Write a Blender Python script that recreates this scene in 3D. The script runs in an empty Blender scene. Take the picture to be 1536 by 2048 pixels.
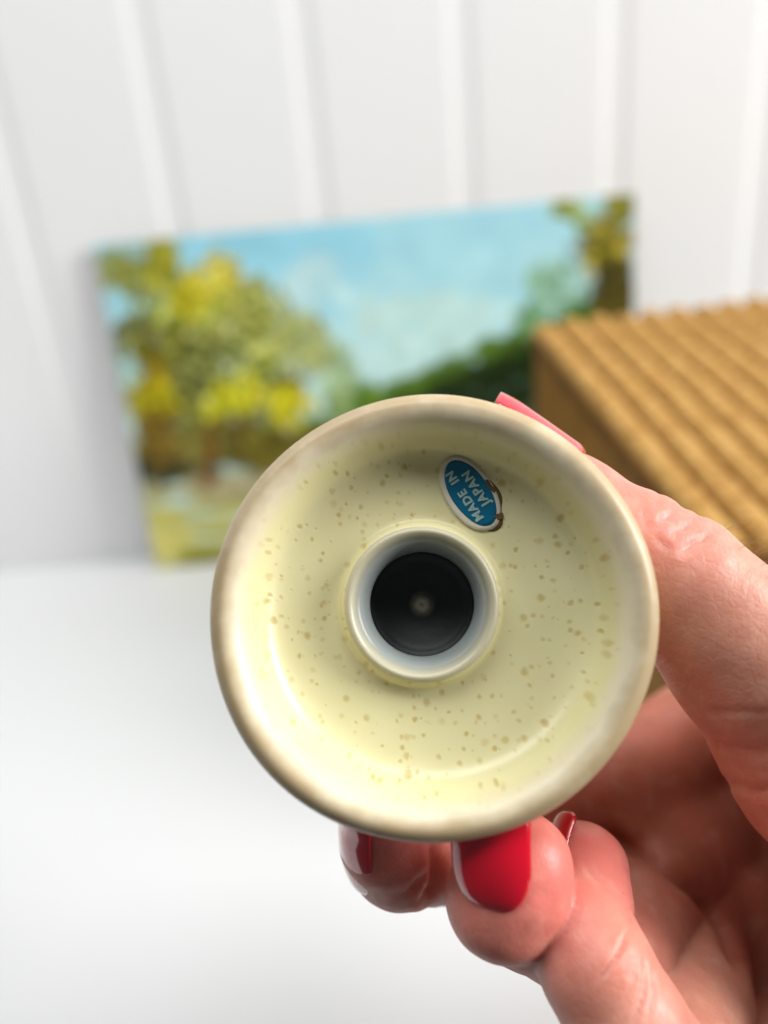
import bpy, bmesh, math, random
import numpy as np
from mathutils import Vector, Matrix

S = bpy.context.scene
COL = S.collection
rng = np.random.default_rng(7)
random.seed(7)

# ------------------------------------------------------------------ camera
F_PX = 1540.0                     # focal length for a picture 1536 wide
PITCH, ROLL = math.radians(23), math.radians(5.5)
CAM = np.array([0.0, 0.0, 0.18])
_r0 = np.array([1.0, 0, 0]); _u0 = np.array([0, math.sin(PITCH), math.cos(PITCH)])
FWD = np.array([0, math.cos(PITCH), -math.sin(PITCH)])
RGT = math.cos(ROLL) * _r0 - math.sin(ROLL) * _u0
UPV = math.sin(ROLL) * _r0 + math.cos(ROLL) * _u0
CM = np.stack([RGT, UPV, FWD])    # rows: right, up, away

def ray(px, py):
    return RGT * (px - 768) / F_PX + UPV * (1024 - py) / F_PX + FWD

def c2w(p):                       # millimetres right / up / away from the lens -> world metres
    return CAM + (np.asarray(p, float) * 1e-3) @ CM

cam_d = bpy.data.cameras.new('camera')
cam = bpy.data.objects.new('camera', cam_d); COL.objects.link(cam)
cam.matrix_world = Matrix(((RGT[0], UPV[0], -FWD[0], CAM[0]), (RGT[1], UPV[1], -FWD[1], CAM[1]),
                           (RGT[2], UPV[2], -FWD[2], CAM[2]), (0, 0, 0, 1)))
cam_d.sensor_fit = 'HORIZONTAL'; cam_d.sensor_width = 36.0
cam_d.lens = 36.0 * F_PX / 1536
cam_d.clip_start = 0.005; cam_d.clip_end = 50
cam_d.dof.use_dof = True
cam_d.dof.focus_distance = 0.0965
cam_d.dof.aperture_fstop = 9.6
S.camera = cam

# ------------------------------------------------------------------ light
W = bpy.data.worlds.new('World'); S.world = W; W.use_nodes = True
W.node_tree.nodes['Background'].inputs[0].default_value = (0.96, 0.985, 1.0, 1)
W.node_tree.nodes['Background'].inputs[1].default_value = 0.075

def area(name, pos, target, sx, sy, power, color):
    l = bpy.data.lights.new(name, 'AREA'); l.shape = 'RECTANGLE'
    l.size, l.size_y, l.energy, l.color = sx, sy, power, color
    o = bpy.data.objects.new(name, l); COL.objects.link(o)
    o.location = pos
    o.rotation_euler = (Vector(target) - Vector(pos)).to_track_quat('-Z', 'Y').to_euler()
    return o
area('window_light', (1.72, -0.22, 0.86), (0.0, 0.12, 0.08), 0.82, 1.10, 54.0, (1.0, 0.99, 0.975))
area('overhead_fill', (-0.14, 0.04, 0.95), (-0.12, 0.16, 0.0), 1.1, 0.40, 7.6, (0.985, 0.995, 0.995))  # unseen fill lamp added overhead to brighten wall and table

S.view_settings.view_transform = 'Standard'
S.view_settings.look = 'None'
S.view_settings.exposure = 0.0
S.view_settings.gamma = 1.0
S.view_settings.use_curve_mapping = False
S.render.engine = 'CYCLES'
S.cycles.use_denoising = True
S.cycles.max_bounces = 8
S.cycles.sample_clamp_indirect = 6.0

# ------------------------------------------------------------------ helpers
def lin(r, g, b):
    f = lambda c: (c / 255 / 12.92) if c / 255 <= 0.04045 else ((c / 255 + 0.055) / 1.055) ** 2.4
    return (f(r), f(g), f(b), 1.0)

def tag(o, label=None, cat=None, group=None, kind=None):
    if label: o['label'] = label
    if cat: o['category'] = cat
    if group: o['group'] = group
    if kind: o['kind'] = kind
    return o

def mesh_obj(name, verts, faces, mat=None, parent=None, smooth=True):
    me = bpy.data.meshes.new(name)
    me.from_pydata([tuple(map(float, v)) for v in verts], [], [tuple(map(int, f)) for f in faces])
    me.update()
    if smooth:
        me.polygons.foreach_set('use_smooth', [True] * len(me.polygons))
    if mat: me.materials.append(mat)
    o = bpy.data.objects.new(name, me); COL.objects.link(o)
    if parent is not None: o.parent = parent
    return o

def bm_obj(name, bm, mat=None, parent=None, smooth=False):
    me = bpy.data.meshes.new(name)
    bmesh.ops.recalc_face_normals(bm, faces=bm.faces)
    bm.to_mesh(me); bm.free()
    if smooth: me.polygons.foreach_set('use_smooth', [True] * len(me.polygons))
    if mat: me.materials.append(mat)
    o = bpy.data.objects.new(name, me); COL.objects.link(o)
    if parent is not None: o.parent = parent
    return o

def attr(o, name, vals):
    a = o.data.attributes.new(name, 'FLOAT', 'POINT')
    a.data.foreach_set('value', np.asarray(vals, np.float32).ravel())

class NT:
    """A small node-tree builder."""
    def __init__(s, name):
        s.m = bpy.data.materials.new(name); s.m.use_nodes = True
        s.t = s.m.node_tree; s.b = s.t.nodes['Principled BSDF']
    def n(s, typ, **kw):
        nd = s.t.nodes.new(typ)
        for k, v in kw.items():
            if k.startswith('i_'):
                nd.inputs[k[2:].replace('_', ' ')].default_value = v
            else: setattr(nd, k, v)
        return nd
    def l(s, a, b): s.t.links.new(a, b)
    def set(s, **kw):
        for k, v in kw.items(): s.b.inputs[k.replace('_', ' ')].default_value = v
    def obj(s): return s.n('ShaderNodeTexCoord').outputs['Object']
    def noise(s, scale, detail=4, rough=0.55, vec=None):
        nd = s.n('ShaderNodeTexNoise'); nd.inputs['Scale'].default_value = scale
        nd.inputs['Detail'].default_value = detail; nd.inputs['Roughness'].default_value = rough
        s.l(vec if vec is not None else s.obj(), nd.inputs['Vector'])
        return nd.outputs['Fac']
    def ramp(s, fac, stops):
        nd = s.n('ShaderNodeValToRGB'); s.l(fac, nd.inputs[0])
        e = nd.color_ramp.elements
        while len(e) < len(stops): e.new(0.5)
        for el, (p, c) in zip(e, stops): el.position = p; el.color = c if len(c) == 4 else (*c, 1)
        return nd.outputs[0]
    def mix(s, fac, a, b, blend='MIX'):
        nd = s.n('ShaderNodeMix', data_type='RGBA', blend_type=blend)
        for sock, v in ((nd.inputs[0], fac), (nd.inputs[6], a), (nd.inputs[7], b)):
            if hasattr(v, 'is_linked'): s.l(v, sock)
            else: sock.default_value = v
        return nd.outputs[2]
    def math(s, op, a, b=None, c=None, clamp=False):
        nd = s.n('ShaderNodeMath', operation=op, use_clamp=clamp)
        for i, v in enumerate((a, b, c)):
            if v is None: continue
            if hasattr(v, 'is_linked'): s.l(v, nd.inputs[i])
            else: nd.inputs[i].default_value = v
        return nd.outputs[0]
    def attr(s, name):
        return s.n('ShaderNodeAttribute', attribute_name=name).outputs['Fac']
    def bump(s, h, strength, dist, normal=None):
        nd = s.n('ShaderNodeBump'); nd.inputs['Strength'].default_value = strength
        nd.inputs['Distance'].default_value = dist; s.l(h, nd.inputs['Height'])
        if normal is not None: s.l(normal, nd.inputs['Normal'])
        return nd.outputs[0]
    def color(s, c): s.l(c, s.b.inputs['Base Color'])
    def normal(s, c): s.l(c, s.b.inputs['Normal'])

# ------------------------------------------------------------------ materials
def mat_white(name, rough, spec, bscale, bstr, col=(0.88, 0.886, 0.885, 1)):
    k = NT(name); k.set(Roughness=rough, Specular_IOR_Level=spec)
    n = k.noise(bscale, 5)
    k.color(k.mix(n, tuple(c * 0.975 for c in col[:3]) + (1,), col))
    k.normal(k.bump(k.noise(bscale * 12, 3), bstr, 0.0002))
    return k.m
M_WALL = mat_white('white_painted_wood', 0.5, 0.35, 18, 0.25)
M_TABLE = mat_white('white_laminate', 0.42, 0.4, 9, 0.12, (0.675, 0.68, 0.683, 1))

def mat_ceramic():
    k = NT('speckled_cream_glaze')
    oc = k.obj()
    base = k.mix(k.noise(160, 3), lin(221, 213, 160), lin(230, 223, 178))
    warp = k.n('ShaderNodeMixRGB', blend_type='ADD'); warp.inputs[0].default_value = 1
    nz = k.n('ShaderNodeTexNoise'); nz.inputs['Scale'].default_value = 900; k.l(oc, nz.inputs['Vector'])
    sc = k.n('ShaderNodeVectorMath', operation='SCALE'); k.l(nz.outputs['Color'], sc.inputs[0]); sc.inputs[3].default_value = 0.0005
    ad = k.n('ShaderNodeVectorMath', operation='ADD'); fl = k.n('ShaderNodeVectorMath', operation='MULTIPLY'); k.l(oc, fl.inputs[0]); fl.inputs[1].default_value = (1, 1, 0.3)
    k.l(fl.outputs[0], ad.inputs[0]); k.l(sc.outputs[0], ad.inputs[1])
    k.t.nodes.remove(warp)
    cluster = k.ramp(k.noise(140, 2), [(0.38, (0.55, 0.55, 0.55)), (0.62, (1, 1, 1))])
    spot = None
    for scale, keep, r0, r1 in ((430, 0.36, 0.12, 0.17), (640, 0.46, 0.11, 0.17)):
        v = k.n('ShaderNodeTexVoronoi', feature='F1', voronoi_dimensions='2D'); v.inputs['Scale'].default_value = scale
        k.l(ad.outputs[0], v.inputs['Vector'])
        sx = k.n('ShaderNodeSeparateColor'); k.l(v.outputs['Color'], sx.inputs[0])
        rad = k.math('ADD', k.math('MULTIPLY', sx.outputs[0], r1), r0)
        e = k.math('DIVIDE', k.math('SUBTRACT', rad, v.outputs['Distance']), 0.17, clamp=True)
        on = k.math('GREATER_THAN', k.math('ADD', sx.outputs[1], k.math('MULTIPLY', k.math('SUBTRACT', cluster, 0.8), 0.5)), keep)
        e = k.math('MULTIPLY', e, k.math('MULTIPLY', on, k.math('ADD', k.math('MULTIPLY', sx.outputs[2], 0.65), 0.30)))
        spot = e if spot is None else k.math('MAXIMUM', spot, e)
    glaze = k.mix(k.math('MULTIPLY', spot, 0.66), base, lin(182, 150, 48))
    rima = k.attr('rim'); nb = k.math('SUBTRACT', k.noise(260, 3), 0.5)
    rimf = k.ramp(k.math('ADD', rima, k.math('MULTIPLY', nb, 0.5)), [(0.22, (0, 0, 0)), (0.66, (1, 1, 1))])
    rimt = k.ramp(k.math('ADD', rima, k.math('MULTIPLY', k.math('SUBTRACT', k.noise(170, 4, 0.55), 0.5), 0.75)), [(0.62, (0, 0, 0)), (1.12, (1, 1, 1))])
    rimc = k.mix(rimt, lin(228, 215, 184), lin(186, 164, 126))
    k.color(k.mix(rimf, glaze, rimc))
    k.l(k.math('ADD', k.math('MULTIPLY', rimf, 0.16), 0.34), k.b.inputs['Roughness'])
    k.set(Coat_Weight=0.25, Coat_Roughness=0.24, Specular_IOR_Level=0.5)
    h = k.math('SUBTRACT', k.math('MULTIPLY', k.noise(420, 2), 0.10), k.math('MULTIPLY', k.math('MULTIPLY', spot, 0.5), k.math('SUBTRACT', 1.0, rimf)))
    k.normal(k.bump(h, 0.3, 0.0003))
    return k.m
M_CER = mat_ceramic()

def mat_simple(name, col, rough, noise=0, amt=0.15, **kw):
    k = NT(name); k.set(Roughness=rough, **kw)
    if noise: k.color(k.mix(k.noise(noise, 4), tuple(c * (1 - amt) for c in col[:3]) + (1,), tuple(min(1, c * (1 + amt)) for c in col[:3]) + (1,)))
    else: k.set(Base_Color=col)
    return k.m
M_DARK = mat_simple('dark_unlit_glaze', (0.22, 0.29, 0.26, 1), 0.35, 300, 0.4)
k = NT('translucent_plastic')
k.color(k.mix(k.attr('rim'), (0.285, 0.315, 0.305, 1), (0.53, 0.495, 0.355, 1)))
k.set(Roughness=0.28, Subsurface_Weight=0.4, Subsurface_Radius=(0.0015, 0.0015, 0.0013), Subsurface_Scale=1.0)
M_SLEEVE = k.m
M_STICKW = mat_simple('sticker_white_border', lin(222, 216, 200), 0.4, 900, 0.1)
M_STICKB = mat_simple('sticker_blue_foil', lin(0, 104, 140), 0.32, 700, 0.28)
M_STICKT = mat_simple('sticker_lettering', lin(160, 190, 184), 0.4, 1500, 0.25)
M_GRIME = mat_simple('brown_glue_residue', lin(104, 78, 40), 0.6, 1500, 0.5)

def mat_skin():
    k = NT('skin')
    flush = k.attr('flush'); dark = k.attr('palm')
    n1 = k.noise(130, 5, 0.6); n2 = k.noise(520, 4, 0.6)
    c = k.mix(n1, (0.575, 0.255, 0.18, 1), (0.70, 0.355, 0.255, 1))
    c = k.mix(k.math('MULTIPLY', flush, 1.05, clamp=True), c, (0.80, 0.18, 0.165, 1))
    c = k.mix(k.math('MULTIPLY', dark, 0.75), c, (0.36, 0.095, 0.05, 1))  # redder palm skin, with the shade inside the hand painted in
    c = k.mix(k.ramp(n2, [(0.35, (0.22, 0.22, 0.22)), (0.6, (0, 0, 0))]), c, (0.52, 0.18, 0.12, 1))
    n3 = k.noise(75, 3, 0.5)
    c = k.mix(k.ramp(n3, [(0.42, (0, 0, 0)), (0.66, (0.34, 0.34, 0.34))]), c, (0.70, 0.20, 0.15, 1))
    n4 = k.noise(260, 2, 0.5)
    c = k.mix(k.ramp(n4, [(0.54, (0, 0, 0)), (0.74, (0.22, 0.22, 0.22))]), c, (0.78, 0.48, 0.37, 1))
    k.color(c)
    k.set(Subsurface_Weight=0.75, Subsurface_Radius=(0.0036, 0.0011, 0.0006), Subsurface_Scale=1.0, Specular_IOR_Level=0.42, Roughness=0.42)
    rr = k.math('ADD', k.math('MULTIPLY', k.noise(900, 3), 0.3), 0.27); k.l(rr, k.b.inputs['Roughness'])
    # fine skin lines: two stretched cell patterns and pores
    oc = k.obj()
    mp = k.n('ShaderNodeMapping'); k.l(oc, mp.inputs['Vector']); mp.inputs['Rotation'].default_value = (0.4, 0.7, 0.5); mp.inputs['Scale'].default_value = (1, 0.55, 1)
    nzv = k.n('ShaderNodeTexNoise'); nzv.inputs['Scale'].default_value = 350; k.l(mp.outputs[0], nzv.inputs['Vector'])
    sc = k.n('ShaderNodeVectorMath', operation='SCALE'); k.l(nzv.outputs['Color'], sc.inputs[0]); sc.inputs[3].default_value = 0.0026
    ad = k.n('ShaderNodeVectorMath', operation='ADD'); k.l(mp.outputs[0], ad.inputs[0]); k.l(sc.outputs[0], ad.inputs[1])
    v = k.n('ShaderNodeTexVoronoi', feature='DISTANCE_TO_EDGE'); v.inputs['Scale'].default_value = 1500; k.l(ad.outputs[0], v.inputs['Vector'])
    v2 = k.n('ShaderNodeTexVoronoi', feature='DISTANCE_TO_EDGE'); v2.inputs['Scale'].default_value = 640; k.l(ad.outputs[0], v2.inputs['Vector'])
    e = k.math('DIVIDE', v.outputs['Distance'], 0.16, clamp=True)
    e2 = k.math('DIVIDE', v2.outputs['Distance'], 0.10, clamp=True)
    h = k.math('ADD', k.math('MULTIPLY', e, 0.45), k.math('MULTIPLY', e2, 0.55))
    h = k.math('ADD', h, k.math('MULTIPLY', n2, 1.2))
    def streaks(ax_, k1, k2):
        ax_ = np.asarray(ax_, float) @ CM; ax_ /= np.linalg.norm(ax_)
        o1 = np.cross(ax_, [0.31, 0.52, 0.8]); o1 /= np.linalg.norm(o1); o2 = np.cross(ax_, o1)
        cb = k.n('ShaderNodeCombineXYZ')
        for i, (v_, kk) in enumerate(((ax_, k1), (o1, k2), (o2, k2))):
            dp = k.n('ShaderNodeVectorMath', operation='DOT_PRODUCT'); k.l(oc, dp.inputs[0]); dp.inputs[1].default_value = tuple(v_)
            k.l(k.math('MULTIPLY', dp.outputs['Value'], kk), cb.inputs[i])
        return k.noise(1, 3, 0.6, cb.outputs[0])
    w1 = streaks((-0.8, 0.58, 0.1), 1500, 260); w2 = streaks((0.45, 0.85, 0.2), 1300, 300); w3 = streaks((-0.9, -0.1, 0.3), 700, 90)
    h = k.math('ADD', h, k.math('ADD', k.math('MULTIPLY', w1, 1.5), k.math('ADD', k.math('MULTIPLY', w2, 1.1), k.math('MULTIPLY', w3, 1.6))))
    h = k.math('MULTIPLY', h, k.math('SUBTRACT', 1.0, k.math('MULTIPLY', flush, 0.7, clamp=True)))
    nb = k.bump(h, 0.25, 0.0002)
    k.normal(nb)
    return k.m
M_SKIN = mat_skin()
M_NAIL = mat_simple('red_nail_polish', (0.62, 0.004, 0.022, 1), 0.16, 0, Coat_Weight=1.0, Coat_Roughness=0.03, Subsurface_Weight=0.12, Subsurface_Radius=(0.002, 0.0004, 0.0005), Subsurface_Scale=1.0)
M_HAIR = mat_simple('fair_hair', (0.30, 0.20, 0.10, 1), 0.5)

def mat_wood(name, c0, c1, c2, sx, sy, sz, bump=0.3):
    k = NT(name)
    mp = k.n('ShaderNodeMapping'); k.l(k.obj(), mp.inputs['Vector']); mp.inputs['Scale'].default_value = (sx, sy, sz)
    n = k.noise(1, 6, 0.62, mp.outputs[0])
    c = k.ramp(n, [(0.30, c0), (0.48, c1), (0.70, c2)])
    f = k.noise(1400, 3, 0.6)
    k.color(k.mix(k.ramp(f, [(0.4, (0.35, 0.35, 0.35)), (0.6, (0, 0, 0))]), c, c0))
    k.set(Roughness=0.62, Specular_IOR_Level=0.25)
    k.normal(k.bump(f, bump, 0.0006))
    return k.m
M_RIB = mat_wood('tan_ribbed_wood', lin(128, 84, 20), lin(192, 146, 74), lin(220, 178, 108), 190, 300, 190, 1.0)
M_BOX = mat_wood('brown_box_side', lin(112, 76, 22), lin(140, 98, 36), lin(160, 114, 48), 160, 160, 25)
M_GROOVE = mat_wood('rib_bed', lin(84, 52, 8), lin(106, 68, 14), lin(126, 84, 20), 260, 30, 260, 0.5)

# ------------------------------------------------------------------ table and wall
WALL_Y = 0.3945
bm = bmesh.new()
bmesh.ops.create_cube(bm, size=1)
for v in bm.verts:
    v.co = Vector((v.co.x * 1.5, v.co.y * 0.345 + 0.2225, v.co.z * 0.03 - 0.015))
table = bm_obj('tabletop', bm, M_TABLE); tag(table, kind='structure')
bv = table.modifiers.new('bevel', 'BEVEL'); bv.width = 0.003; bv.segments = 3

wall = bpy.data.objects.new('wall', None); COL.objects.link(wall); wall.location = (0, WALL_Y, 0); tag(wall, kind='structure')
bm = bmesh.new(); bmesh.ops.create_cube(bm, size=1)
for v in bm.verts: v.co = Vector((v.co.x * 1.5, v.co.y * 0.01 + 0.0050 + 0.00055, v.co.z * 0.9 + 0.43))
bm_obj('wall_backing', bm, M_WALL, wall)
PITCHW = 0.0700; GAP = 0.0090; CH = 0.0040; REC = 0.00045
def board_mesh():
    w = PITCHW / 2 - GAP / 2
    pts = [(-w, 0.009)] + [(-w, REC)] + [(-w + CH * (1 - math.cos(a)), REC * (1 - math.sin(a))) for a in (0.45, 0.95)] + [(-w + CH, 0)]
    prof = pts + [(-x, y) for x, y in reversed(pts)]
    n = len(prof); vs = []; fs = []
    for z in (-0.02, 0.88):
        vs += [(x, y, z) for x, y in prof]
    for i in range(n):
        j = (i + 1) % n
        fs.append((i, j, n + j, n + i))
    fs.append(tuple(range(n))); fs.append(tuple(range(2 * n - 1, n - 1, -1)))
    me = bpy.data.meshes.new('wall_board'); me.from_pydata(vs, [], fs); me.update()
    me.materials.append(M_WALL)
    b = bmesh.new(); b.from_mesh(me); bmesh.ops.recalc_face_normals(b, faces=b.faces); b.to_mesh(me); b.free()
    return me
bme = board_mesh()
for i in range(-9, 10):
    o = bpy.data.objects.new('wall_board', bme); COL.objects.link(o); o.parent = wall
    o.location = (-0.0159 + PITCHW * (i + 0.5), 0, 0)

# ------------------------------------------------------------------ painting on its board
LEAN = math.radians(5.0)
P_BL = CAM + ray(315, 1138) * (-CAM[2] / ray(315, 1138)[2])
PW, PH, PT = 0.2575, 0.1655, 0.0035
paint = bpy.data.objects.new('landscape_painting', None); COL.objects.link(paint)
paint.location = P_BL + np.array([0, 0, 0.0006]); paint.rotation_euler = (-LEAN, 0, 0)
tag(paint, 'unframed oil painting of yellow green trees under pale blue sky leaning on the white wall', 'painting')
NU, NV = 400, 258
pic = np.zeros((NV, NU, 3))
PN = np.array([0, math.cos(LEAN), -math.sin(LEAN)]); PUV = np.array([0, math.sin(LEAN), math.cos(LEAN)])
def spot(px, py):                 # a place on the picture face as seen from the camera -> u, v (v from the top)
    d = ray(px, py); t = ((P_BL - CAM) @ PN) / (d @ PN); q = CAM + d * t - P_BL
    return q[0] / PW, 1 - (q @ PUV) / PH
vv, uu = np.mgrid[0:NV, 0:NU]; uu = uu / NU; vv = vv / NV
def L3(c): return np.array(lin(*c)[:3])
top, low = L3((158, 209, 221)), L3((188, 223, 219))
t_ = np.clip(vv * 1.9, 0, 1)[..., None]
PGAIN = 1.12
pic[:] = top * (1 - t_) + low * t_
def dab(u, v, ru, rv, ang, col, alpha):
    x0, x1 = int((u - ru * 1.5) * NU), int((u + ru * 1.5) * NU) + 2
    R_ = max(ru * PW, rv * PH) * 1.3
    x0 = max(0, int((u - R_ / PW) * NU)); x1 = min(NU, int((u + R_ / PW) * NU) + 2)
    y0 = max(0, int((v - R_ / PH) * NV)); y1 = min(NV, int((v + R_ / PH) * NV) + 2)
    if x1 <= x0 or y1 <= y0: return
    dx = (uu[y0:y1, x0:x1] - u) * PW; dy = (vv[y0:y1, x0:x1] - v) * PH
    c, s = math.cos(ang), math.sin(ang)
    a = (dx * c + dy * s) / (ru * PW); b = (-dx * s + dy * c) / (rv * PH)
    m = np.clip(1.6 - 1.6 * (a * a + b * b), 0, 1)[..., None] * alpha
    pic[y0:y1, x0:x1] = pic[y0:y1, x0:x1] * (1 - m) + np.asarray(col) * m
def cloud(px, py, sx, sy, n, cols, size, alpha=0.8, ang=None, jit=0.14):
    for _ in range(n):
        g_ = rng.normal(size=2); gn = math.hypot(*g_)
        if gn > 1.9: g_ *= rng.uniform(0.4, 1.0) * 1.9 / gn
        q = spot(px + g_[0] * sx, py + g_[1] * sy)
        c = L3(cols[rng.integers(len(cols))]) * (1 + rng.normal() * jit)
        r = size * rng.uniform(0.6, 1.5)
        dab(q[0], q[1], r, r * PW / PH * rng.uniform(0.45, 0.9), rng.uniform(0, 3.14) if ang is None else ang + rng.normal() * 0.3, np.clip(c, 0, 1), alpha * rng.uniform(0.6, 1))
# sky strokes and pale clouds
cloud(760, 560, 330, 70, 260, [(158, 208, 218), (168, 214, 220), (150, 203, 217)], 0.035, 0.35, 0.2, 0.05)
cloud(520, 500, 120, 15, 60, [(142, 200, 217)], 0.04, 0.45, 0.1, 0.05)
cloud(620, 575, 60, 26, 14, [(196, 222, 218), (204, 224, 218)], 0.03, 0.25)
cloud(830, 640, 80, 35, 50, [(184, 218, 208), (196, 224, 214)], 0.03, 0.35)
cloud(780, 740, 90, 30, 50, [(180, 216, 214), (192, 220, 214)], 0.03, 0.3)
cloud(950, 630, 50, 25, 25, [(184, 218, 214)], 0.025, 0.3)
# dark wooded hill on the far side
for _ in range(900):
    x = rng.uniform(600, 1300); edge = 815 - (x - 690) * 0.44 + 6 * math.sin(x * 0.07)
    y = edge + abs(rng.normal()) * 120 + 4
    k = min(1, (y - edge) / 45)
    c = L3((88, 122, 34)) * (1 - k) + L3((22, 40, 8)) * k
    q = spot(x, y); dab(q[0], q[1], 0.022, 0.028, -0.4, c * (1 + rng.normal() * 0.1), 0.85)
cloud(720, 800, 40, 14, 40, [(110, 140, 30), (70, 110, 40)], 0.016)
# meadow
for _ in range(900):
    x = rng.uniform(230, 1300); y = rng.uniform(955, 1180)
    k = (y - 955) / 200
    c = L3((156, 148, 98)) if y < 1000 else (L3((184, 178, 92)) if y < 1090 else L3((196, 190, 104)))
    q = spot(x, y); dab(q[0], q[1], 0.045, 0.012, 0.05, c * (1 + rng.normal() * 0.1), 0.8)
cloud(470, 968, 60, 8, 40, [(186, 176, 140), (170, 160, 116)], 0.025, 0.7, 0.1)
cloud(430, 1118, 45, 6, 60, [(128, 126, 6), (140, 136, 14)], 0.022, 0.85, 0.1)
cloud(330, 1080, 24, 25, 25, [(206, 198, 108)], 0.02, 0.5)
# far undergrowth behind the big tree
cloud(480, 900, 150, 26, 260, [(84, 80, 18), (104, 92, 24), (70, 66, 16), (120, 104, 30)], 0.022)
cloud(320, 938, 32, 12, 60, [(44, 48, 26), (56, 56, 28)], 0.018, 0.9)
cloud(670, 760, 26, 50, 90, [(150, 172, 110), (120, 148, 84), (160, 178, 130)], 0.014, 0.6)
# the big yellow-green tree
tr = [(84, 80, 20), (108, 106, 22), (126, 126, 30), (146, 148, 54)]
cloud(420, 740, 105, 90, 900, tr, 0.014, 0.8)
cloud(430, 720, 110, 85, 420, [(136, 148, 54), (108, 122, 38), (162, 170, 92), (84, 88, 22), (164, 160, 40), (104, 96, 20)], 0.009, 0.85)
cloud(420, 640, 90, 55, 260, [(138, 148, 48), (156, 160, 66), (118, 128, 36), (170, 170, 90)], 0.012, 0.75)
cloud(262, 545, 42, 28, 100, [(130, 134, 50), (112, 116, 46), (148, 150, 80)], 0.016, 0.8)
cloud(325, 530, 22, 30, 70, [(150, 146, 40), (134, 132, 34)], 0.015, 0.85)
cloud(400, 600, 32, 26, 60, [(176, 166, 22), (160, 152, 10), (186, 174, 40)], 0.016, 0.85)
cloud(440, 560, 34, 24, 50, [(196, 178, 36), (180, 168, 60)], 0.014, 0.8)
cloud(500, 640, 45, 40, 90, [(156, 156, 70), (172, 166, 84), (140, 144, 56)], 0.016, 0.7)
cloud(610, 690, 34, 34, 90, [(160, 166, 92), (146, 152, 70), (170, 172, 110)], 0.013, 0.7)
cloud(455, 760, 30, 40, 70, [(150, 158, 96), (164, 166, 110)], 0.012, 0.55)
cloud(300, 690, 45, 35, 120, [(104, 98, 14), (120, 112, 14), (92, 84, 20)], 0.013, 0.75)
cloud(295, 760, 22, 24, 40, [(120, 92, 6), (134, 108, 14)], 0.011, 0.75)
cloud(310, 800, 34, 18, 60, [(160, 146, 6), (150, 138, 10)], 0.016, 0.8)
cloud(490, 785, 22, 20, 55, [(190, 180, 20), (204, 190, 36), (196, 182, 20)], 0.013, 0.9)
cloud(578, 816, 26, 22, 80, [(186, 176, 16), (200, 186, 26), (190, 174, 14)], 0.013, 0.9)
cloud(440, 800, 30, 24, 50, [(170, 164, 20)], 0.014, 0.8)
cloud(325, 875, 26, 34, 90, [(108, 78, 14), (92, 68, 12), (118, 96, 22)], 0.012, 0.85)
cloud(475, 870, 30, 24, 80, [(90, 70, 16), (78, 62, 14), (104, 92, 30)], 0.011, 0.85)
cloud(400, 880, 30, 30, 60, [(128, 120, 60), (116, 112, 40)], 0.012, 0.7)
cloud(560, 900, 45, 20, 80, [(116, 104, 26), (96, 88, 20)], 0.016, 0.8)
cloud(420, 905, 7, 42, 90, [(98, 64, 14), (116, 78, 20)], 0.008, 0.9, 1.5)
cloud(412, 960, 6, 14, 30, [(110, 78, 30), (120, 86, 36)], 0.010, 0.9, 1.5)
cloud(395, 705, 26, 30, 50, [(96, 96, 30), (116, 112, 50)], 0.012, 0.8)
cloud(372, 765, 26, 26, 50, [(120, 124, 70), (106, 104, 40)], 0.011, 0.8)
# sky holes through the left foliage
cloud(232, 612, 10, 20, 26, [(150, 200, 210)], 0.012, 0.85)
cloud(256, 742, 12, 16, 26, [(160, 196, 190)], 0.011, 0.85)
cloud(262, 512, 14, 6, 12, [(150, 185, 180)], 0.010, 0.6)
# tree on the far right
cloud(1110, 575, 30, 30, 90, [(130, 172, 140), (150, 188, 160), (116, 156, 110)], 0.015, 0.7)
cloud(1060, 640, 16, 20, 40, [(110, 152, 110), (90, 130, 70)], 0.013, 0.7)
cloud(1128, 420, 14, 14, 40, [(150, 160, 60), (120, 134, 40)], 0.012, 0.85)
cloud(1236, 412, 14, 22, 60, [(120, 118, 26), (140, 136, 40), (104, 100, 30)], 0.013, 0.85)
cloud(1175, 445, 20, 12, 30, [(150, 170, 90)], 0.010, 0.6)
cloud(1205, 500, 34, 32, 170, [(124, 112, 20), (142, 126, 24), (106, 96, 18), (160, 140, 40)], 0.014, 0.88)
cloud(1222, 580, 22, 34, 150, [(74, 66, 16), (58, 54, 14), (90, 76, 20)], 0.014, 0.9)
cloud(1150, 560, 14, 24, 30, [(160, 200, 196)], 0.010, 0.5)
# broken touches of light and dark paint through the leaves
for _ in range(2600):
    g_ = rng.normal(size=2)
    if rng.random() < 0.78: x, y = 430 + g_[0] * 120, 730 + g_[1] * 115
    else: x, y = 1195 + g_[0] * 45, 500 + g_[1] * 75
    u_, v_ = spot(x, y)
    if not (0 <= u_ < 1 and 0 <= v_ < 1): continue
    c = pic[int(v_ * NV), int(u_ * NU)]
    if c[2] > 0.32: continue                       # leave the sky alone
    f_ = rng.choice([0.35, 0.55, 1.35, 1.7]); r = rng.uniform(0.004, 0.010)
    t2 = np.array([0.95, 1.05, 0.9]) if f_ < 1 else np.array([1.0, 1.02, 1.25])
    dab(u_, v_, r, r * PW / PH * 0.8, rng.uniform(0, 3.14), np.clip(c * f_ * t2, 0, 0.75), 0.75)
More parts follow.
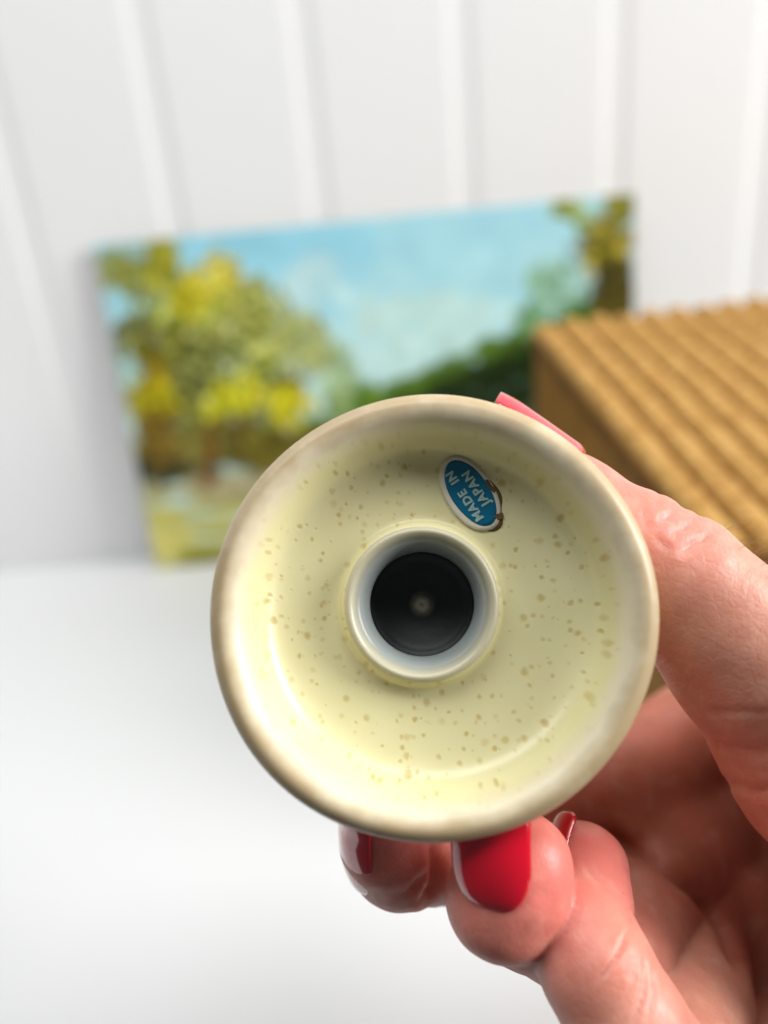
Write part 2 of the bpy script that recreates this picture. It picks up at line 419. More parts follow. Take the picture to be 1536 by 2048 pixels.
# low relief of the paint
lum = pic.mean(2)
vs = []
for j in range(NV):
    z = (1 - j / (NV - 1)) * PH
    for i in range(NU):
        vs.append((i / (NU - 1) * PW, -0.0001 - 0.0003 * min(1.0, lum[j, i]), z))
idx = lambda j, i: j * NU + i
fs = [(idx(j, i), idx(j + 1, i), idx(j + 1, i + 1), idx(j, i + 1)) for j in range(NV - 1) for i in range(NU - 1)]
face = mesh_obj('picture_face', vs, fs, None, paint)
ca = face.data.attributes.new('paint', 'FLOAT_COLOR', 'POINT')
ca.data.foreach_set('color', np.concatenate([np.clip(pic * PGAIN, 0, 0.85), np.ones((NV, NU, 1))], 2).astype(np.float32).ravel())
k = NT('oil_paint'); an = k.n('ShaderNodeAttribute', attribute_name='paint'); k.color(an.outputs['Color'])
k.set(Roughness=0.42, Specular_IOR_Level=0.3); k.normal(k.bump(k.noise(700, 4), 0.3, 0.0003))
face.data.materials.append(k.m)
bm = bmesh.new(); bmesh.ops.create_cube(bm, size=1)
for v in bm.verts: v.co = Vector(((v.co.x + 0.5) * PW, (v.co.y + 0.5) * PT, (v.co.z + 0.5) * PH))
bm_obj('canvas_board', bm, mat_simple('board_edge', lin(150, 146, 132), 0.7, 300, 0.2), paint)

# ------------------------------------------------------------------ ribbed box
RIBD = np.array([-0.0566, 0.9688, 0.2413]); RIBD /= np.linalg.norm(RIBD)
YAW = math.atan2(-RIBD[0], RIBD[1]) + math.radians(3.5)            # turn about z
SL = math.atan2(RIBD[2], math.hypot(RIBD[0], RIBD[1]))
P0 = CAM + ray(1060, 650) * 0.300
BOXL, BOXW = 0.140, 0.168                        # along the ribs, across them
box = bpy.data.objects.new('ribbed_box', None); COL.objects.link(box)
box.location = (P0[0], P0[1], 0); box.rotation_euler = (0, 0, YAW)
tag(box, 'tan box with a sloping ribbed lid standing beside the painting behind the thumb', 'box')
HB = P0[2]; run = BOXL * math.cos(SL); HF = HB - BOXL * math.sin(SL)
LID = 0.006
def prism(profile_yz, x0, x1):
    b = bmesh.new()
    a = [b.verts.new((x0, y, z)) for y, z in profile_yz]; c = [b.verts.new((x1, y, z)) for y, z in profile_yz]
    n = len(a)
    b.faces.new(a); b.faces.new(list(reversed(c)))
    for i in range(n): b.faces.new((a[i], a[(i + 1) % n], c[(i + 1) % n], c[i]))
    return b
body = bm_obj('box_body', prism([(0, 0.0005), (0, HB - LID - 0.0035), (-run, HF - LID - 0.0035), (-run, 0.0005)], 0.0015, BOXW - 0.0015), M_BOX, box)
lid = bm_obj('lid', prism([(0.001, HB - LID - 0.003), (0.001, HB - 0.003), (-run - 0.001, HF - 0.003), (-run - 0.001, HF - LID - 0.003)], 0, BOXW), M_GROOVE, box)
for o in (body, lid):
    b = o.modifiers.new('bevel', 'BEVEL'); b.width = 0.001; b.segments = 2
RP = 0.0110
def rib_mesh(phase):
    seg = 9; nl = 56; vs = []; fs = []; r = np.random.default_rng(int(phase * 10) + 3)
    jit = r.uniform(0.86, 1.08, nl + 1)
    for q in range(nl + 1):
        t = q / nl; y = 0.0005 - (run + 0.001) * t; z = (HB - 0.0031) + (HF - HB) * t
        sw = (0.80 + 0.20 * abs(math.sin(math.pi * (t * 26 + phase)))) * jit[q]       # strands passing over the cord
        for i in range(seg):
            a = math.pi * i / (seg - 1)
            vs.append((RP * 0.415 * (0.9 + 0.1 * sw) * math.cos(a), y, z + 0.0042 * sw * math.sin(a) ** 0.6))
    for q in range(nl):
        for i in range(seg - 1): fs.append((q * seg + i, q * seg + i + 1, (q + 1) * seg + i + 1, (q + 1) * seg + i))
        fs.append((q * seg + seg - 1, q * seg, (q + 1) * seg, (q + 1) * seg + seg - 1))
    fs.append(tuple(reversed(range(seg)))); fs.append(tuple(range(nl * seg, (nl + 1) * seg)))
    me = bpy.data.meshes.new('rib'); me.from_pydata(vs, [], fs); me.update(); me.materials.append(M_RIB)
    b = bmesh.new(); b.from_mesh(me); bmesh.ops.recalc_face_normals(b, faces=b.faces); b.to_mesh(me); b.free()
    return me
rmes = [rib_mesh(p) for p in (0.0, 0.5, 0.2)]
for i in range(15):
    o = bpy.data.objects.new('rib', rmes[i % 3]); COL.objects.link(o); o.parent = lid
    o.location = (0.0058 + RP * i + random.uniform(-0.0003, 0.0003), 0, random.uniform(-0.0003, 0.0))

# ------------------------------------------------------------------ shaker
into = ray(858, 1220); into /= np.linalg.norm(into)
RIMC = CAM + ray(860, 1223) * 0.0868
az = -into; ax = RGT - az * (RGT @ az); ax /= np.linalg.norm(ax); ay = np.cross(az, ax)
shaker = bpy.data.objects.new('ceramic_shaker', None); COL.objects.link(shaker)
shaker.matrix_world = Matrix(((ax[0], ay[0], az[0], RIMC[0]), (ax[1], ay[1], az[1], RIMC[1]), (ax[2], ay[2], az[2], RIMC[2]), (0, 0, 0, 1)))
tag(shaker, 'cream speckled ceramic shaker held up by the hand with its hollow base facing the camera', 'shaker')
OFF = np.array([-0.0010, 0.00095])            # the filler collar sits a little off the middle of the foot
# profile in mm: (radius, z, weight of the offset, rim mask)
PROF = [(8.6, -7.6, 1, 0), (8.6, -6.4, 1, 0), (8.75, -5.9, 1, 0), (9.2, -5.75, 1, 0), (9.6, -6.0, 1, 0), (9.9, -6.5, 1, 0), (10.15, -6.95, 1, 0), (10.9, -7.1, 0.97, 0), (12.2, -7.05, 0.85, 0), (14.0, -7.0, 0.6, 0), (16.0, -6.85, 0.35, 0),
        (17.8, -6.55, 0.15, 0), (19.1, -6.0, 0.05, 0), (20.0, -5.1, 0, 0), (20.6, -3.9, 0, 0.1), (21.0, -2.9, 0, 0.25), (21.4, -2.0, 0, 0.4), (21.95, -1.15, 0, 0.55),
        (22.6, -0.5, 0, 0.68), (23.4, -0.12, 0, 0.82), (24.2, -0.1, 0, 1), (24.95, -0.5, 0, 1), (25.45, -1.15, 0, 1), (25.72, -2.0, 0, 0.8), (25.75, -2.9, 0, 0.4), (25.4, -3.8, 0, 0.1),
        (24.4, -4.9, 0, 0), (22.4, -6.0, 0, 0), (20.2, -7.2, 0, 0), (18.2, -9.0, 0, 0), (16.8, -11.5, 0, 0), (16.0, -15, 0, 0), (15.6, -20, 0, 0), (15.6, -27, 0, 0),
        (16.0, -35, 0.2, 0), (16.4, -43, 0.5, 0), (16.2, -50, 0.8, 0), (14.8, -55.5, 1, 0), (12.0, -59.5, 1, 0), (8.0, -62, 1, 0), (3.5, -63, 1, 0), (0.8, -63.1, 1, 0), (0.5, -62.4, 1, 0), (0.45, -61, 1, 0)]
SEG = 160
def cr(ps, t):                                   # Catmull-Rom through the profile
    n = len(ps) - 1; i = min(int(t), n - 1); f = t - i
    p0, p1, p2, p3 = ps[max(0, i - 1)], ps[i], ps[i + 1], ps[min(n, i + 2)]
    return 0.5 * (2 * p1 + (p2 - p0) * f + (2 * p0 - 5 * p1 + 4 * p2 - p3) * f * f + (3 * p1 - p0 - 3 * p2 + p3) * f ** 3)
PP = np.array(PROF)
FINE = np.array([cr(PP, t) for t in np.linspace(0, len(PP) - 1, (len(PP) - 1) * 4 + 1)])
def lathe(prof, name, mat, parent, rim=True, close=False, wob=True):
    vs = []; rm = []
    for r, z, w, m in prof:
        for s in range(SEG):
            a = 2 * math.pi * s / SEG
            k = 1.0
            if wob:
                q = min(1, max(0, (r - 12) / 10))
                k += q * (0.0045 * math.sin(2 * a + 0.6) + 0.0035 * math.sin(3 * a + 2.2) + 0.0018 * math.sin(5 * a + 1))
                z2 = z + q * (0.16 * math.sin(2 * a + 1.0) + 0.10 * math.sin(5 * a))
            else: z2 = z
            vs.append((r * k * math.cos(a) * 1e-3 + OFF[0] * w, r * k * math.sin(a) * 1e-3 + OFF[1] * w, z2 * 1e-3)); rm.append(min(1, max(0, m)))
    n = len(prof); fs = []
    for i in range(n - 1):
        for s in range(SEG):
            t = (s + 1) % SEG
            fs.append((i * SEG + s, i * SEG + t, (i + 1) * SEG + t, (i + 1) * SEG + s))
    o = mesh_obj(name, vs, fs, mat, parent)
    b = bmesh.new(); b.from_mesh(o.data); bmesh.ops.recalc_face_normals(b, faces=b.faces); b.to_mesh(o.data); b.free()
    if rim: attr(o, 'rim', rm)
    return o
lathe(FINE, 'shaker_body', M_CER, shaker)
SLP = np.array([(9.15, -7.2, 1, 1), (9.3, -5.9, 1, 1), (9.27, -5.2, 1, 1), (9.05, -4.7, 1, 1), (8.7, -4.5, 1, 1), (8.3, -4.7, 1, 0.95), (8.0, -5.15, 1, 0.7), (7.75, -5.6, 1, 0.35), (7.4, -5.95, 1, 0.1), (7.05, -6.6, 1, 0), (6.8, -7.5, 1, 0), (6.6, -8.4, 1, 0), (6.5, -9.4, 1, 0), (6.6, -10.4, 1, 0), (7.1, -10.7, 1, 0), (7.5, -10.5, 1, 0), (8.0, -9.0, 1, 0), (8.5, -7.4, 1, 0), (9.15, -7.2, 1, 1)])
lathe(np.array([cr(SLP, t) for t in np.linspace(0, len(SLP) - 1, 77)]), 'filler_sleeve', M_SLEEVE, shaker, True, wob=False)
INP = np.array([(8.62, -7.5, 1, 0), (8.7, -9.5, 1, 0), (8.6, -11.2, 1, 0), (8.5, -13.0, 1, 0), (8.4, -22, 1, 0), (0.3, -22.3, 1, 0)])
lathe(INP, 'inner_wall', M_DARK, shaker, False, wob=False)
STP = np.array([(7.4, -16.5, 1, 0), (7.6, -13.6, 1, 0), (7.2, -12.9, 1, 0), (6.4, -13.0, 1, 0), (5.6, -13.5, 1, 0), (4.4, -13.9, 1, 0), (3.0, -14.3, 1, 0), (1.9, -14.5, 1, 0), (1.4, -14.45, 1, 0.35), (1.05, -14.1, 1, 0.9), (0.7, -13.85, 1, 1), (0.35, -13.9, 1, 1), (0.02, -14.1, 1, 0.8)])  # plug added in place of the open filler hole
k = NT('dark_hole_stand_in')
k.color(k.mix(k.attr('rim'), (0.009, 0.016, 0.015, 1), (0.40, 0.37, 0.28, 1)))  # near-black stands in for the unlit hole, pale centre for its light dot
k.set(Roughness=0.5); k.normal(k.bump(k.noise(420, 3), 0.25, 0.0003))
lathe(np.array([cr(STP, t) for t in np.linspace(0, len(STP) - 1, 73)]), 'hole_stand_in', k.m, shaker, True, wob=False)

def floor_z(x, y):                              # height (mm) of the inside of the foot at x, y (mm)
    r0 = math.hypot(x, y)
    pr = FINE[36:90]
    best = None
    for a, b in zip(pr[:-1], pr[1:]):
        ra = math.hypot(x - OFF[0] * 1e3 * a[2], y - OFF[1] * 1e3 * a[2]); rb = math.hypot(x - OFF[0] * 1e3 * b[2], y - OFF[1] * 1e3 * b[2])
        if a[0] <= ra and rb <= b[0]:
            f = (ra - a[0]) / max(1e-6, (b[0] - a[0])); return a[1] + (b[1] - a[1]) * min(1, max(0, f))
    return -7.0
stc = np.array([(943 - 860) / F_PX * 93.0, -(985 - 1223) / F_PX * 93.0])
TXA = math.radians(123)
tdir = np.array([math.cos(TXA), math.sin(TXA)]); tup = np.array([-tdir[1], tdir[0]])
def patch(name, a, b, lift, mat, parent, rough=0.0, shift=(0, 0), seed=0, thick=0.08):
    rr = np.random.default_rng(seed); ph = rr.uniform(0, 6.28, 6)
    vs = []; rings, sg = 9, 72
    def pt(q, w, up):
        p = stc + tdir * q + tup * w
        return (p[0] * 1e-3, p[1] * 1e-3, (floor_z(p[0], p[1]) + up) * 1e-3)
    vs.append(pt(shift[0], shift[1], lift)); fs = []
    for i in range(1, rings + 1):
        for s in range(sg):
            an = 2 * math.pi * s / sg
            k = 1 + rough * sum(math.sin((j + 2) * an + ph[j]) / (1 + 0.4 * j) for j in range(6))
            q = a * math.cos(an) * k * i / rings; w = b * math.sin(an) * k * i / rings
            vs.append(pt(q + shift[0], w + shift[1], lift if i < rings else lift - 0.01))
    for s in range(sg):                            # the turned-down edge
        an = 2 * math.pi * s / sg
        k = 1 + rough * sum(math.sin((j + 2) * an + ph[j]) / (1 + 0.4 * j) for j in range(6))
        vs.append(pt(a * math.cos(an) * k * 1.002 + shift[0], b * math.sin(an) * k * 1.002 + shift[1], lift - thick))
    for s in range(sg): fs.append((0, 1 + s, 1 + (s + 1) % sg))
    for i in range(rings):
        for s in range(sg):
            t = (s + 1) % sg
            fs.append((1 + i * sg + s, 1 + (i + 1) * sg + s, 1 + (i + 1) * sg + t, 1 + i * sg + t))
    o = mesh_obj(name, vs, fs, mat, parent)
    return o
st = patch('sticker', 5.15, 2.95, 0.16, M_STICKW, shaker, 0.006, seed=3, thick=0.2)
st['label'] = 'oval blue sticker reading MADE IN JAPAN'
patch('blue_field', 4.62, 2.32, 0.20, M_STICKB, st, 0.006, shift=(0.02, -0.12), seed=5)
patch('glue_residue', 4.3, 2.5, 0.05, M_GRIME, shaker, 0.05, shift=(-0.95, -0.68), seed=8)
patch('glue_residue', 0.9, 0.28, 0.225, M_GRIME, shaker, 0.14, shift=(-0.6, -2.62), seed=11)
patch('glue_residue', 0.45, 0.5, 0.225, M_GRIME, shaker, 0.14, shift=(-4.3, -1.5), seed=13)
def lettering(txt, size, q0, w0, parent):
    cu = bpy.data.curves.new('lettering', 'FONT'); cu.body = txt; cu.size = size; cu.align_x = 'CENTER'; cu.align_y = 'CENTER'
    cu.space_character = 1.12; cu.offset = 0.06
    tmp = bpy.data.objects.new('tmp', cu); COL.objects.link(tmp)
    bpy.context.view_layer.update()
    me = bpy.data.meshes.new_from_object(tmp.evaluated_get(bpy.context.evaluated_depsgraph_get()))
    bpy.data.objects.remove(tmp)
    for v in me.vertices:
        p = stc + tdir * (v.co.x + q0) + tup * (v.co.y + w0)
        v.co = (p[0] * 1e-3, p[1] * 1e-3, (floor_z(p[0], p[1]) + 0.29) * 1e-3)
    me.materials.append(M_STICKT)
    o = bpy.data.objects.new('lettering', me); COL.objects.link(o); o.parent = parent
    return o
lettering('MADE  IN', 1.5, 0.12, 0.66, st)
lettering('JAPAN', 1.55, 0.15, -1.02, st)

# ------------------------------------------------------------------ hand (signed distance field -> one continuous mesh)
def J(px, py, d): return np.array([(px - 768) * d / F_PX, (1024 - py) * d / F_PX, d])
VOX = 0.42
LO = np.array([-12.0, -112.0, 62.0]); HI = np.array([190.0, 16.0, 172.0])
DIM = np.ceil((HI - LO) / VOX).astype(int)
BIG = 8.0
def smin(a, b, k):
    h = np.clip(0.5 + 0.5 * (b - a) / k, 0, 1)
    return b + (a - b) * h - k * h * (1 - h)
def field(caps, k):
    f = np.full(DIM, BIG, np.float32)
    for (a, ra, b, rb) in caps:
        lo = np.minimum(a - ra, b - rb) - 7; hi = np.maximum(a + ra, b + rb) + 7
        i0 = np.clip(np.floor((lo - LO) / VOX).astype(int), 0, DIM); i1 = np.clip(np.ceil((hi - LO) / VOX).astype(int), 0, DIM)
        if np.any(i1 <= i0): continue
        g = [(LO[n] + VOX * np.arange(i0[n], i1[n])).astype(np.float32) for n in range(3)]
        X = g[0][:, None, None] - a[0]; Y = g[1][None, :, None] - a[1]; Z = g[2][None, None, :] - a[2]
        d = (b - a).astype(np.float32); L2 = float(d @ d)
        t = np.clip((X * d[0] + Y * d[1] + Z * d[2]) / L2, 0, 1)
        dist = np.sqrt((X - t * d[0]) ** 2 + (Y - t * d[1]) ** 2 + (Z - t * d[2]) ** 2) - (ra + (rb - ra) * t)
        sl = tuple(slice(i0[n], i1[n]) for n in range(3))
        f[sl] = smin(f[sl], np.minimum(dist, BIG), k)
    return f
def chain(pts):
    return [(pts[i][0], pts[i][1], pts[i + 1][0], pts[i + 1][1]) for i in range(len(pts) - 1)]
V = lambda *a: np.array(a, float)
thumb = [(J(985, 905, 103), 5.0), (J(1040, 948, 102), 6.2), (J(1135, 1020, 101), 7.1), (J(1265, 1105, 99), 7.5), (J(1368, 1176, 98), 8.3), (J(1440, 1250, 97.5), 9.0), (J(1500, 1312, 98), 10.4), (J(1680, 1520, 101), 13.0)]
index = [(J(776, 1610, 100), 6.0), (J(779, 1680, 103), 6.4), (J(800, 1708, 106), 6.9), (J(905, 1702, 113), 6.9), (J(1000, 1680, 122), 8.2), (J(1200, 1560, 134), 8.6), (J(1400, 1462, 145), 9.3), (J(1460, 1462, 147), 10.4)]
middle = [(J(1046, 1728, 92), 5.9), (J(1028, 1768, 92), 6.5), (J(1006, 1800, 92.5), 6.5), (J(1050, 1826, 97), 6.3), (J(1220, 1905, 108), 8.2), (J(1330, 1770, 128), 8.8), (J(1440, 1640, 146), 10.6)]
ring = [(J(1166, 1738, 101), 5.9), (J(1162, 1800, 98), 6.2), (J(1160, 1868, 93), 6.4), (J(1195, 1940, 90), 6.5), (J(1253, 2048, 88), 6.8), (J(1340, 2190, 92), 8.0), (J(1372, 1990, 112), 8.8), (J(1375, 1812, 133), 10.0)]
little = [(V(24, -72, 86), 5.0), (V(27, -79, 80), 5.8), (V(33, -87, 82), 6.2), (V(42, -92, 90), 7.0), (V(44, -86, 104), 7.6), (V(45, -82, 118), 9.2)]
wrist = V(128, -86, 92)
palm = [(J(1460, 1462, 147), 10.2, V(120, -66, 108), 13), (J(1440, 1640, 146), 10.4, V(122, -74, 106), 13), (J(1375, 1812, 133), 9.8, V(118, -82, 104), 13), (V(45, -82, 118), 9.0, V(112, -92, 98), 13),
        (J(1680, 1520, 101), 13.0, V(112, -70, 94), 15), (V(112, -70, 94), 15, V(134, -82, 90), 17), (V(112, -92, 98), 13, V(134, -90, 90), 17),
        (J(1300, 1545, 141), 8, J(1440, 1560, 150), 10), (J(1310, 1690, 136), 8, J(1420, 1710, 144), 10), (J(1225, 1670, 131), 8, J(1400, 1640, 143), 10),
        (V(55, -25, 106), 8, V(64, -27, 124), 8.5), (V(64, -27, 124), 8.5, V(74, -38, 144), 10),  # hidden web behind the thumb, added to keep window light off the palm
        (V(62, -38, 116), 7, V(72, -44, 138), 8), (V(70, -44, 108), 11, V(92, -60, 120), 12),
        (V(134, -85, 90), 18, V(180, -104, 74), 20)]
PALM = field(palm, 5.0)
TOT = None
for ch, kk, kp in ((thumb, 1.8, 5.0), (index, 1.4, 4.0), (middle, 1.4, 3.0), (ring, 1.2, 3.0), (little, 1.4, 4.0)):
    f = smin(field(chain(ch), kk), PALM, kp)
    TOT = f if TOT is None else smin(TOT, f, 0.45)
import openvdb
g = openvdb.FloatGrid(BIG); g.copyFromArray(np.ascontiguousarray(TOT))
pts, quads = g.convertToQuads(isovalue=0.0)
pts = np.asarray(pts) * VOX + LO
quads = np.asarray(quads)
GX, GY, GZ = np.gradient(TOT, VOX)
def grad(p):
    i = np.clip(np.rint((p - LO) / VOX).astype(int), 0, DIM - 1)
    n = np.stack([GX[i[:, 0], i[:, 1], i[:, 2]], GY[i[:, 0], i[:, 1], i[:, 2]], GZ[i[:, 0], i[:, 1], i[:, 2]]], 1)
    return n / np.maximum(1e-6, np.linalg.norm(n, axis=1, keepdims=True))
NRM = grad(pts)
del PALM, GX, GY, GZ
# creases: polylines seen on the skin (picture x, y), depth of the fold (mm), half width (mm), range of distance
px_ = 768 + F_PX * pts[:, 0] / pts[:, 2]; py_ = 1024 - F_PX * pts[:, 1] / pts[:, 2]
facing = (NRM * (-pts / np.linalg.norm(pts, axis=1, keepdims=True))).sum(1) > -0.15
disp = np.zeros(len(pts))
CREASES = [
    ([(1283, 1006), (1290, 1030), (1292, 1062)], 0.24, 0.45, 88, 100),
    ([(1312, 1050), (1330, 1036), (1352, 1022), (1362, 1018)], 0.32, 0.5, 88, 102),
    ([(1326, 1032), (1345, 1042), (1362, 1052)], 0.3, 0.4, 88, 102),
    ([(1366, 1104), (1388, 1086), (1408, 1078), (1424, 1064)], 0.5, 0.5, 86, 104),
    ([(1346, 1064), (1372, 1056), (1398, 1036)], 0.25, 0.4, 86, 104),
    ([(1300, 1052), (1316, 1080), (1340, 1100)], 0.17, 0.4, 86, 102),
    ([(1314, 980), (1318, 1000), (1312, 1022)], 0.16, 0.4, 86, 102),
    ([(1416, 1422), (1460, 1424), (1536, 1426)], 0.2, 0.5, 80, 112),
    ([(1440, 1492), (1480, 1500), (1540, 1502)], 0.32, 0.7, 80, 112),
    ([(1450, 1565), (1500, 1580), (1540, 1584)], 0.5, 0.7, 80, 112),
    ([(1168, 1728), (1190, 1756), (1216, 1778)], 0.22, 0.35, 80, 97),
    ([(1262, 1850), (1240, 1900), (1216, 1940), (1196, 1962)], 0.34, 0.26, 78, 97),
    ([(1250, 1870), (1232, 1912), (1204, 1950)], 0.24, 0.22, 78, 97),
    ([(1288, 1920), (1290, 1960), (1280, 2010), (1266, 2048)], 0.32, 0.26, 78, 97),
    ([(1304, 1936), (1308, 1980), (1296, 2040)], 0.22, 0.22, 78, 97),
    ([(1272, 1930), (1266, 1966), (1250, 2006)], 0.22, 0.22, 78, 97),
    ([(1215, 1668), (1300, 1712), (1390, 1782), (1446, 1850), (1480, 1925), (1482, 1990), (1468, 2060)], 1.6, 1.1, 108, 160),
    ([(868, 1690), (872, 1730), (868, 1772), (850, 1800)], 0.9, 0.7, 90, 116),
    ([(830, 1780), (845, 1758), (852, 1742)], 0.25, 0.35, 90, 112),
    ([(815, 1785), (832, 1764), (842, 1748)], 0.25, 0.35, 90, 112),
]
for poly, dep, wid, d0, d1 in CREASES:
    best = np.full(len(pts), 1e9)
    for (x0, y0), (x1, y1) in zip(poly[:-1], poly[1:]):
        dx, dy = x1 - x0, y1 - y0
        t = np.clip(((px_ - x0) * dx + (py_ - y0) * dy) / (dx * dx + dy * dy), 0, 1)
        best = np.minimum(best, np.hypot(px_ - x0 - t * dx, py_ - y0 - t * dy))
    mm = best * pts[:, 2] / F_PX
    ends = np.minimum(np.hypot(px_ - poly[0][0], py_ - poly[0][1]), np.hypot(px_ - poly[-1][0], py_ - poly[-1][1])) * pts[:, 2] / F_PX
    fade = np.clip(ends / 1.2 + 0.25, 0, 1)
    m = facing & (pts[:, 2] > d0) & (pts[:, 2] < d1)
    disp += np.where(m, (-np.exp(-(mm / (0.85 * wid)) ** 2) + 0.12 * np.exp(-((mm - 2.4 * wid) / wid) ** 2)) * dep * fade, 0)
# soft unevenness of flesh
def wob(p, s, seed):
    r = np.random.default_rng(seed); o = np.zeros(len(p))
    for _ in range(7):
        v = r.normal(size=3); v /= np.linalg.norm(v)
        o += np.sin(p @ v * s * r.uniform(0.7, 1.4) + r.uniform(0, 6.28))
    return o / 7
disp += 0.16 * wob(pts, 0.55, 1) + 0.06 * wob(pts, 1.5, 2)
# knuckle bumps on the back of the thumb joint
for (bx, by, amp, w) in ((1398, 1036, 0.45, 2.2), (1425, 1066, 0.25, 1.2), (1340, 985, 0.35, 2.0)):
    c = J(bx, by, 97); disp += amp * np.exp(-((pts - c) ** 2).sum(1) / (w * w * 2.2))
pts = pts + NRM * disp[:, None]
hand = bpy.data.objects.new('hand', bpy.data.meshes.new('hand')); COL.objects.link(hand)
HO = c2w(V(128, -86, 92))
wp = CAM + (pts * 1e-3) @ CM - HO
hand.location = HO
me = hand.data
me.vertices.add(len(wp)); me.vertices.foreach_set('co', wp.astype(np.float32).ravel())
me.loops.add(quads.size); me.loops.foreach_set('vertex_index', quads.ravel().astype(np.int32))
me.polygons.add(len(quads)); me.polygons.foreach_set('loop_start', np.arange(0, quads.size, 4, dtype=np.int32))
me.polygons.foreach_set('use_smooth', np.ones(len(quads), bool))
me.update(calc_edges=True); me.validate()
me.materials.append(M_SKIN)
# make sure the surface faces outwards
p0 = me.polygons[0]; fn = np.array(p0.normal) ; vn = NRM[p0.vertices[0]] @ CM
if fn @ vn < 0: me.flip_normals()
fl = np.zeros(len(pts))
for c, r, a in ((middle[0][0], 8, 1), (middle[1][0], 7, 0.6), (ring[0][0], 9, 1), (ring[2][0], 7, 0.55), (index[0][0], 10, 0.9), (index[2][0], 7, 0.4), (thumb[1][0], 11, 0.8), (J(1330, 1040, 94), 6, 0.35), (J(1320, 2010, 88), 6, 0.4), (little[0][0], 8, 0.9)):
    fl = np.maximum(fl, a * np.exp(-((pts - c) ** 2).sum(1) / (r * r * 1.6)))
attr(hand, 'flush', fl)
palm_shade = np.clip((pts[:, 2] - 104) / 14, 0, 1) * np.clip((pts[:, 0] - 8) / 20, 0, 1)  # palm redness and painted shade, growing with distance from the lens
attr(hand, 'palm', palm_shade)
tag(hand, 'right hand with glossy red nails reaching in to grip the speckled shaker', 'hand')

def dist_at(p):
    q = (p - LO) / VOX; i = np.clip(np.floor(q).astype(int), 0, DIM - 2); f = q - i
    c = TOT[i[0]:i[0] + 2, i[1]:i[1] + 2, i[2]:i[2] + 2]
    c = c[0] * (1 - f[0]) + c[1] * f[0]; c = c[0] * (1 - f[1]) + c[1] * f[1]; return c[0] * (1 - f[2]) + c[1] * f[2]
def skin_r(o, d, r0):
    t = r0 * 0.5
    for _ in range(14):
        e = dist_at(o + d * t); t -= e * 0.9
        if abs(e) < 0.01: break
    return t
def nail(name, A, ra, B, rb, n, back, fwd, half, fit=True, lift=0.30, bulge=0.0):
    """A lacquered nail over the finger end: B joint side, A tip side, n the way the nail looks, half its half-angle."""
    a = A - B; ln = np.linalg.norm(a); a = a / ln
    n = np.asarray(n, float); n = n - a * (n @ a); n /= np.linalg.norm(n); s = np.cross(a, n)
    NUx, NVx = 22, 21
    top, bot = [], []
    smp = []
    for u in np.linspace(-back - 0.5, 1.2, 12):
        for q in np.linspace(-1, 1, 9):
            dn = n * math.cos(q * half) + s * math.sin(q * half)
            smp.append((u, q, skin_r(A + a * u, dn, rb)))
    smp = np.array(smp); bas = lambda u, q: np.stack([u * 0 + 1, u, u * u, q, q * q, u * q], -1)
    cf = np.linalg.lstsq(bas(smp[:, 0], smp[:, 1]), smp[:, 2], rcond=None)[0]
    R0 = lambda u, q: float(bas(np.array(u), np.array(q)) @ cf)
    def plate(u, q):
        ul = 0.2
        if not fit: return rb + (ra - rb) * float(np.clip((u + ln) / ln, 0, 1))
        return R0(min(u, -1.0), q)
    for i in range(NUx):
        u = -back + (back + ln * 0 + fwd) * i / (NUx - 1)        # mm from A along the finger
        t = np.clip((u + ln) / ln, 0, 1); r = rb + (ra - rb) * t
        drop = 0.035 * max(0, u) ** 2
        for j in range(NVx):
            q = (j / (NVx - 1)) * 2 - 1
            hw = half
            if i < 9: hw *= max(0.02, 1 - ((9 - i) / 9.5) ** 2.4) ** 0.5     # rounded cuticle end
            if i > NUx - 4: hw *= 1 - 0.03 * (i - NUx + 4) ** 2
            ph = q * hw
            dn = n * math.cos(ph) + s * math.sin(ph)
            rr = plate(u, q) + lift + bulge * (1 - math.exp(-(u + back) / 3.0)) - 0.30 * abs(q) ** 4 - (0.45 if i == 0 else (0.15 if i == 1 else 0))
            p = A + a * (u + (0.0 if i < NUx - 1 else -0.25 * q * q)) + (n * math.cos(ph) + s * math.sin(ph)) * rr - n * drop
            top.append(p)
            bot.append(p - (n * math.cos(ph) + s * math.sin(ph)) * 0.55)
    N = len(top); vs = [c2w(p) - HO for p in top + bot]; fs = []
    id_ = lambda i, j: i * NVx + j
    for i in range(NUx - 1):
        for j in range(NVx - 1):
            fs.append((id_(i, j), id_(i + 1, j), id_(i + 1, j + 1), id_(i, j + 1)))
            fs.append((N + id_(i, j), N + id_(i, j + 1), N + id_(i + 1, j + 1), N + id_(i + 1, j)))
    ring_ = [id_(i, 0) for i in range(NUx)] + [id_(NUx - 1, j) for j in range(1, NVx)] + [id_(i, NVx - 1) for i in range(NUx - 2, -1, -1)] + [id_(0, j) for j in range(NVx - 2, 0, -1)]
    for x, y in zip(ring_, ring_[1:] + ring_[:1]): fs.append((x, y, N + y, N + x))
    o = mesh_obj(name, vs, fs, M_NAIL, hand)
    b = bmesh.new(); b.from_mesh(o.data); bmesh.ops.recalc_face_normals(b, faces=b.faces); b.to_mesh(o.data); b.free()
    return o
nail('nail', J(980, 906, 102), 7.2, J(1133, 1016, 101), 7.25, (0.60, 0.76, 0.05), 10.0, 3.6, 0.95, fit=False, lift=0.55)
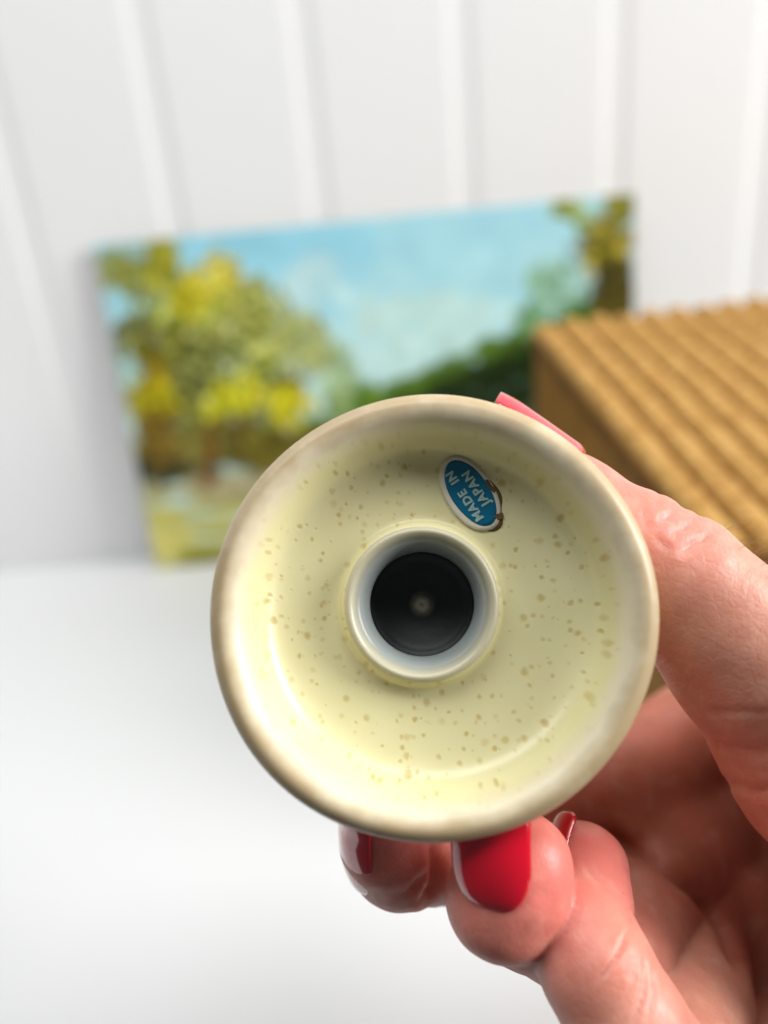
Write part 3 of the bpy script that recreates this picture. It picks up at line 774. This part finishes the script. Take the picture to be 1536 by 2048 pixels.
nail('nail', index[0][0], 6.0, index[1][0], 6.4, (-0.97, -0.18, -0.15), 13.5, 6.5, 1.0)
nail('nail', J(1002, 1735, 92), 6.15, J(1010, 1806, 92.4), 6.6, (-0.36, -0.12, -0.93), 1.6, 11.5, 0.70, lift=0.15, bulge=0.9)
nail('nail', J(1178, 1738, 100.5), 5.95, J(1172, 1800, 98), 6.2, (-0.78, 0.20, 0.25), 5.0, 5.6, 0.95, fit=False, lift=0.30)
nail('nail', little[0][0], 5.0, little[1][0], 5.8, (-0.8, -0.2, -0.4), 5.0, 5.5, 0.95)

# a few fine hairs along the back of the thumb and beside the ring finger
def hairs(pick, count, length, lean, seed):
    r = np.random.default_rng(seed); ids = np.nonzero(pick)[0]; vs = []; fs = []
    for i in r.choice(ids, count):
        p = pts[i].copy(); d = NRM[i] * 0.55 + lean + r.normal(size=3) * 0.22; d /= np.linalg.norm(d)
        L_ = length * r.uniform(0.5, 1.2); bend = r.normal(size=3) * 0.25 + lean * 0.5
        base = len(vs)
        for j in range(5):
            t = j / 4; c = p + d * L_ * t + bend * L_ * t * t * 0.5; w = 0.028 * (1 - 0.75 * t)
            for a in (0, 2.094, 4.189): vs.append(c2w(c + np.array([math.cos(a), math.sin(a), 0.3 * math.sin(a)]) * w) - HO)
        for j in range(4):
            for a in range(3):
                b = (a + 1) % 3; fs.append((base + j * 3 + a, base + j * 3 + b, base + j * 3 + 3 + b, base + j * 3 + 3 + a))
    o = mesh_obj('fine_hair', vs, fs, M_HAIR, hand); tag(o, kind='stuff')
qx = 768 + F_PX * pts[:, 0] / pts[:, 2]; qy = 1024 - F_PX * pts[:, 1] / pts[:, 2]
hairs((qx > 1435) & (qx < 1580) & (qy > 1040) & (qy < 1190) & (pts[:, 2] < 104) & (NRM[:, 1] > 0.5), 46, 3.0, np.array([0.75, 0.25, 0.0]), 4)
hairs((qx > 1230) & (qx < 1275) & (qy > 1770) & (qy < 1860) & (NRM[:, 0] > 0.5) & (pts[:, 2] < 104), 26, 1.3, np.array([0.2, -0.5, 0.3]), 5)  # hairs built in place of a small beaded glint
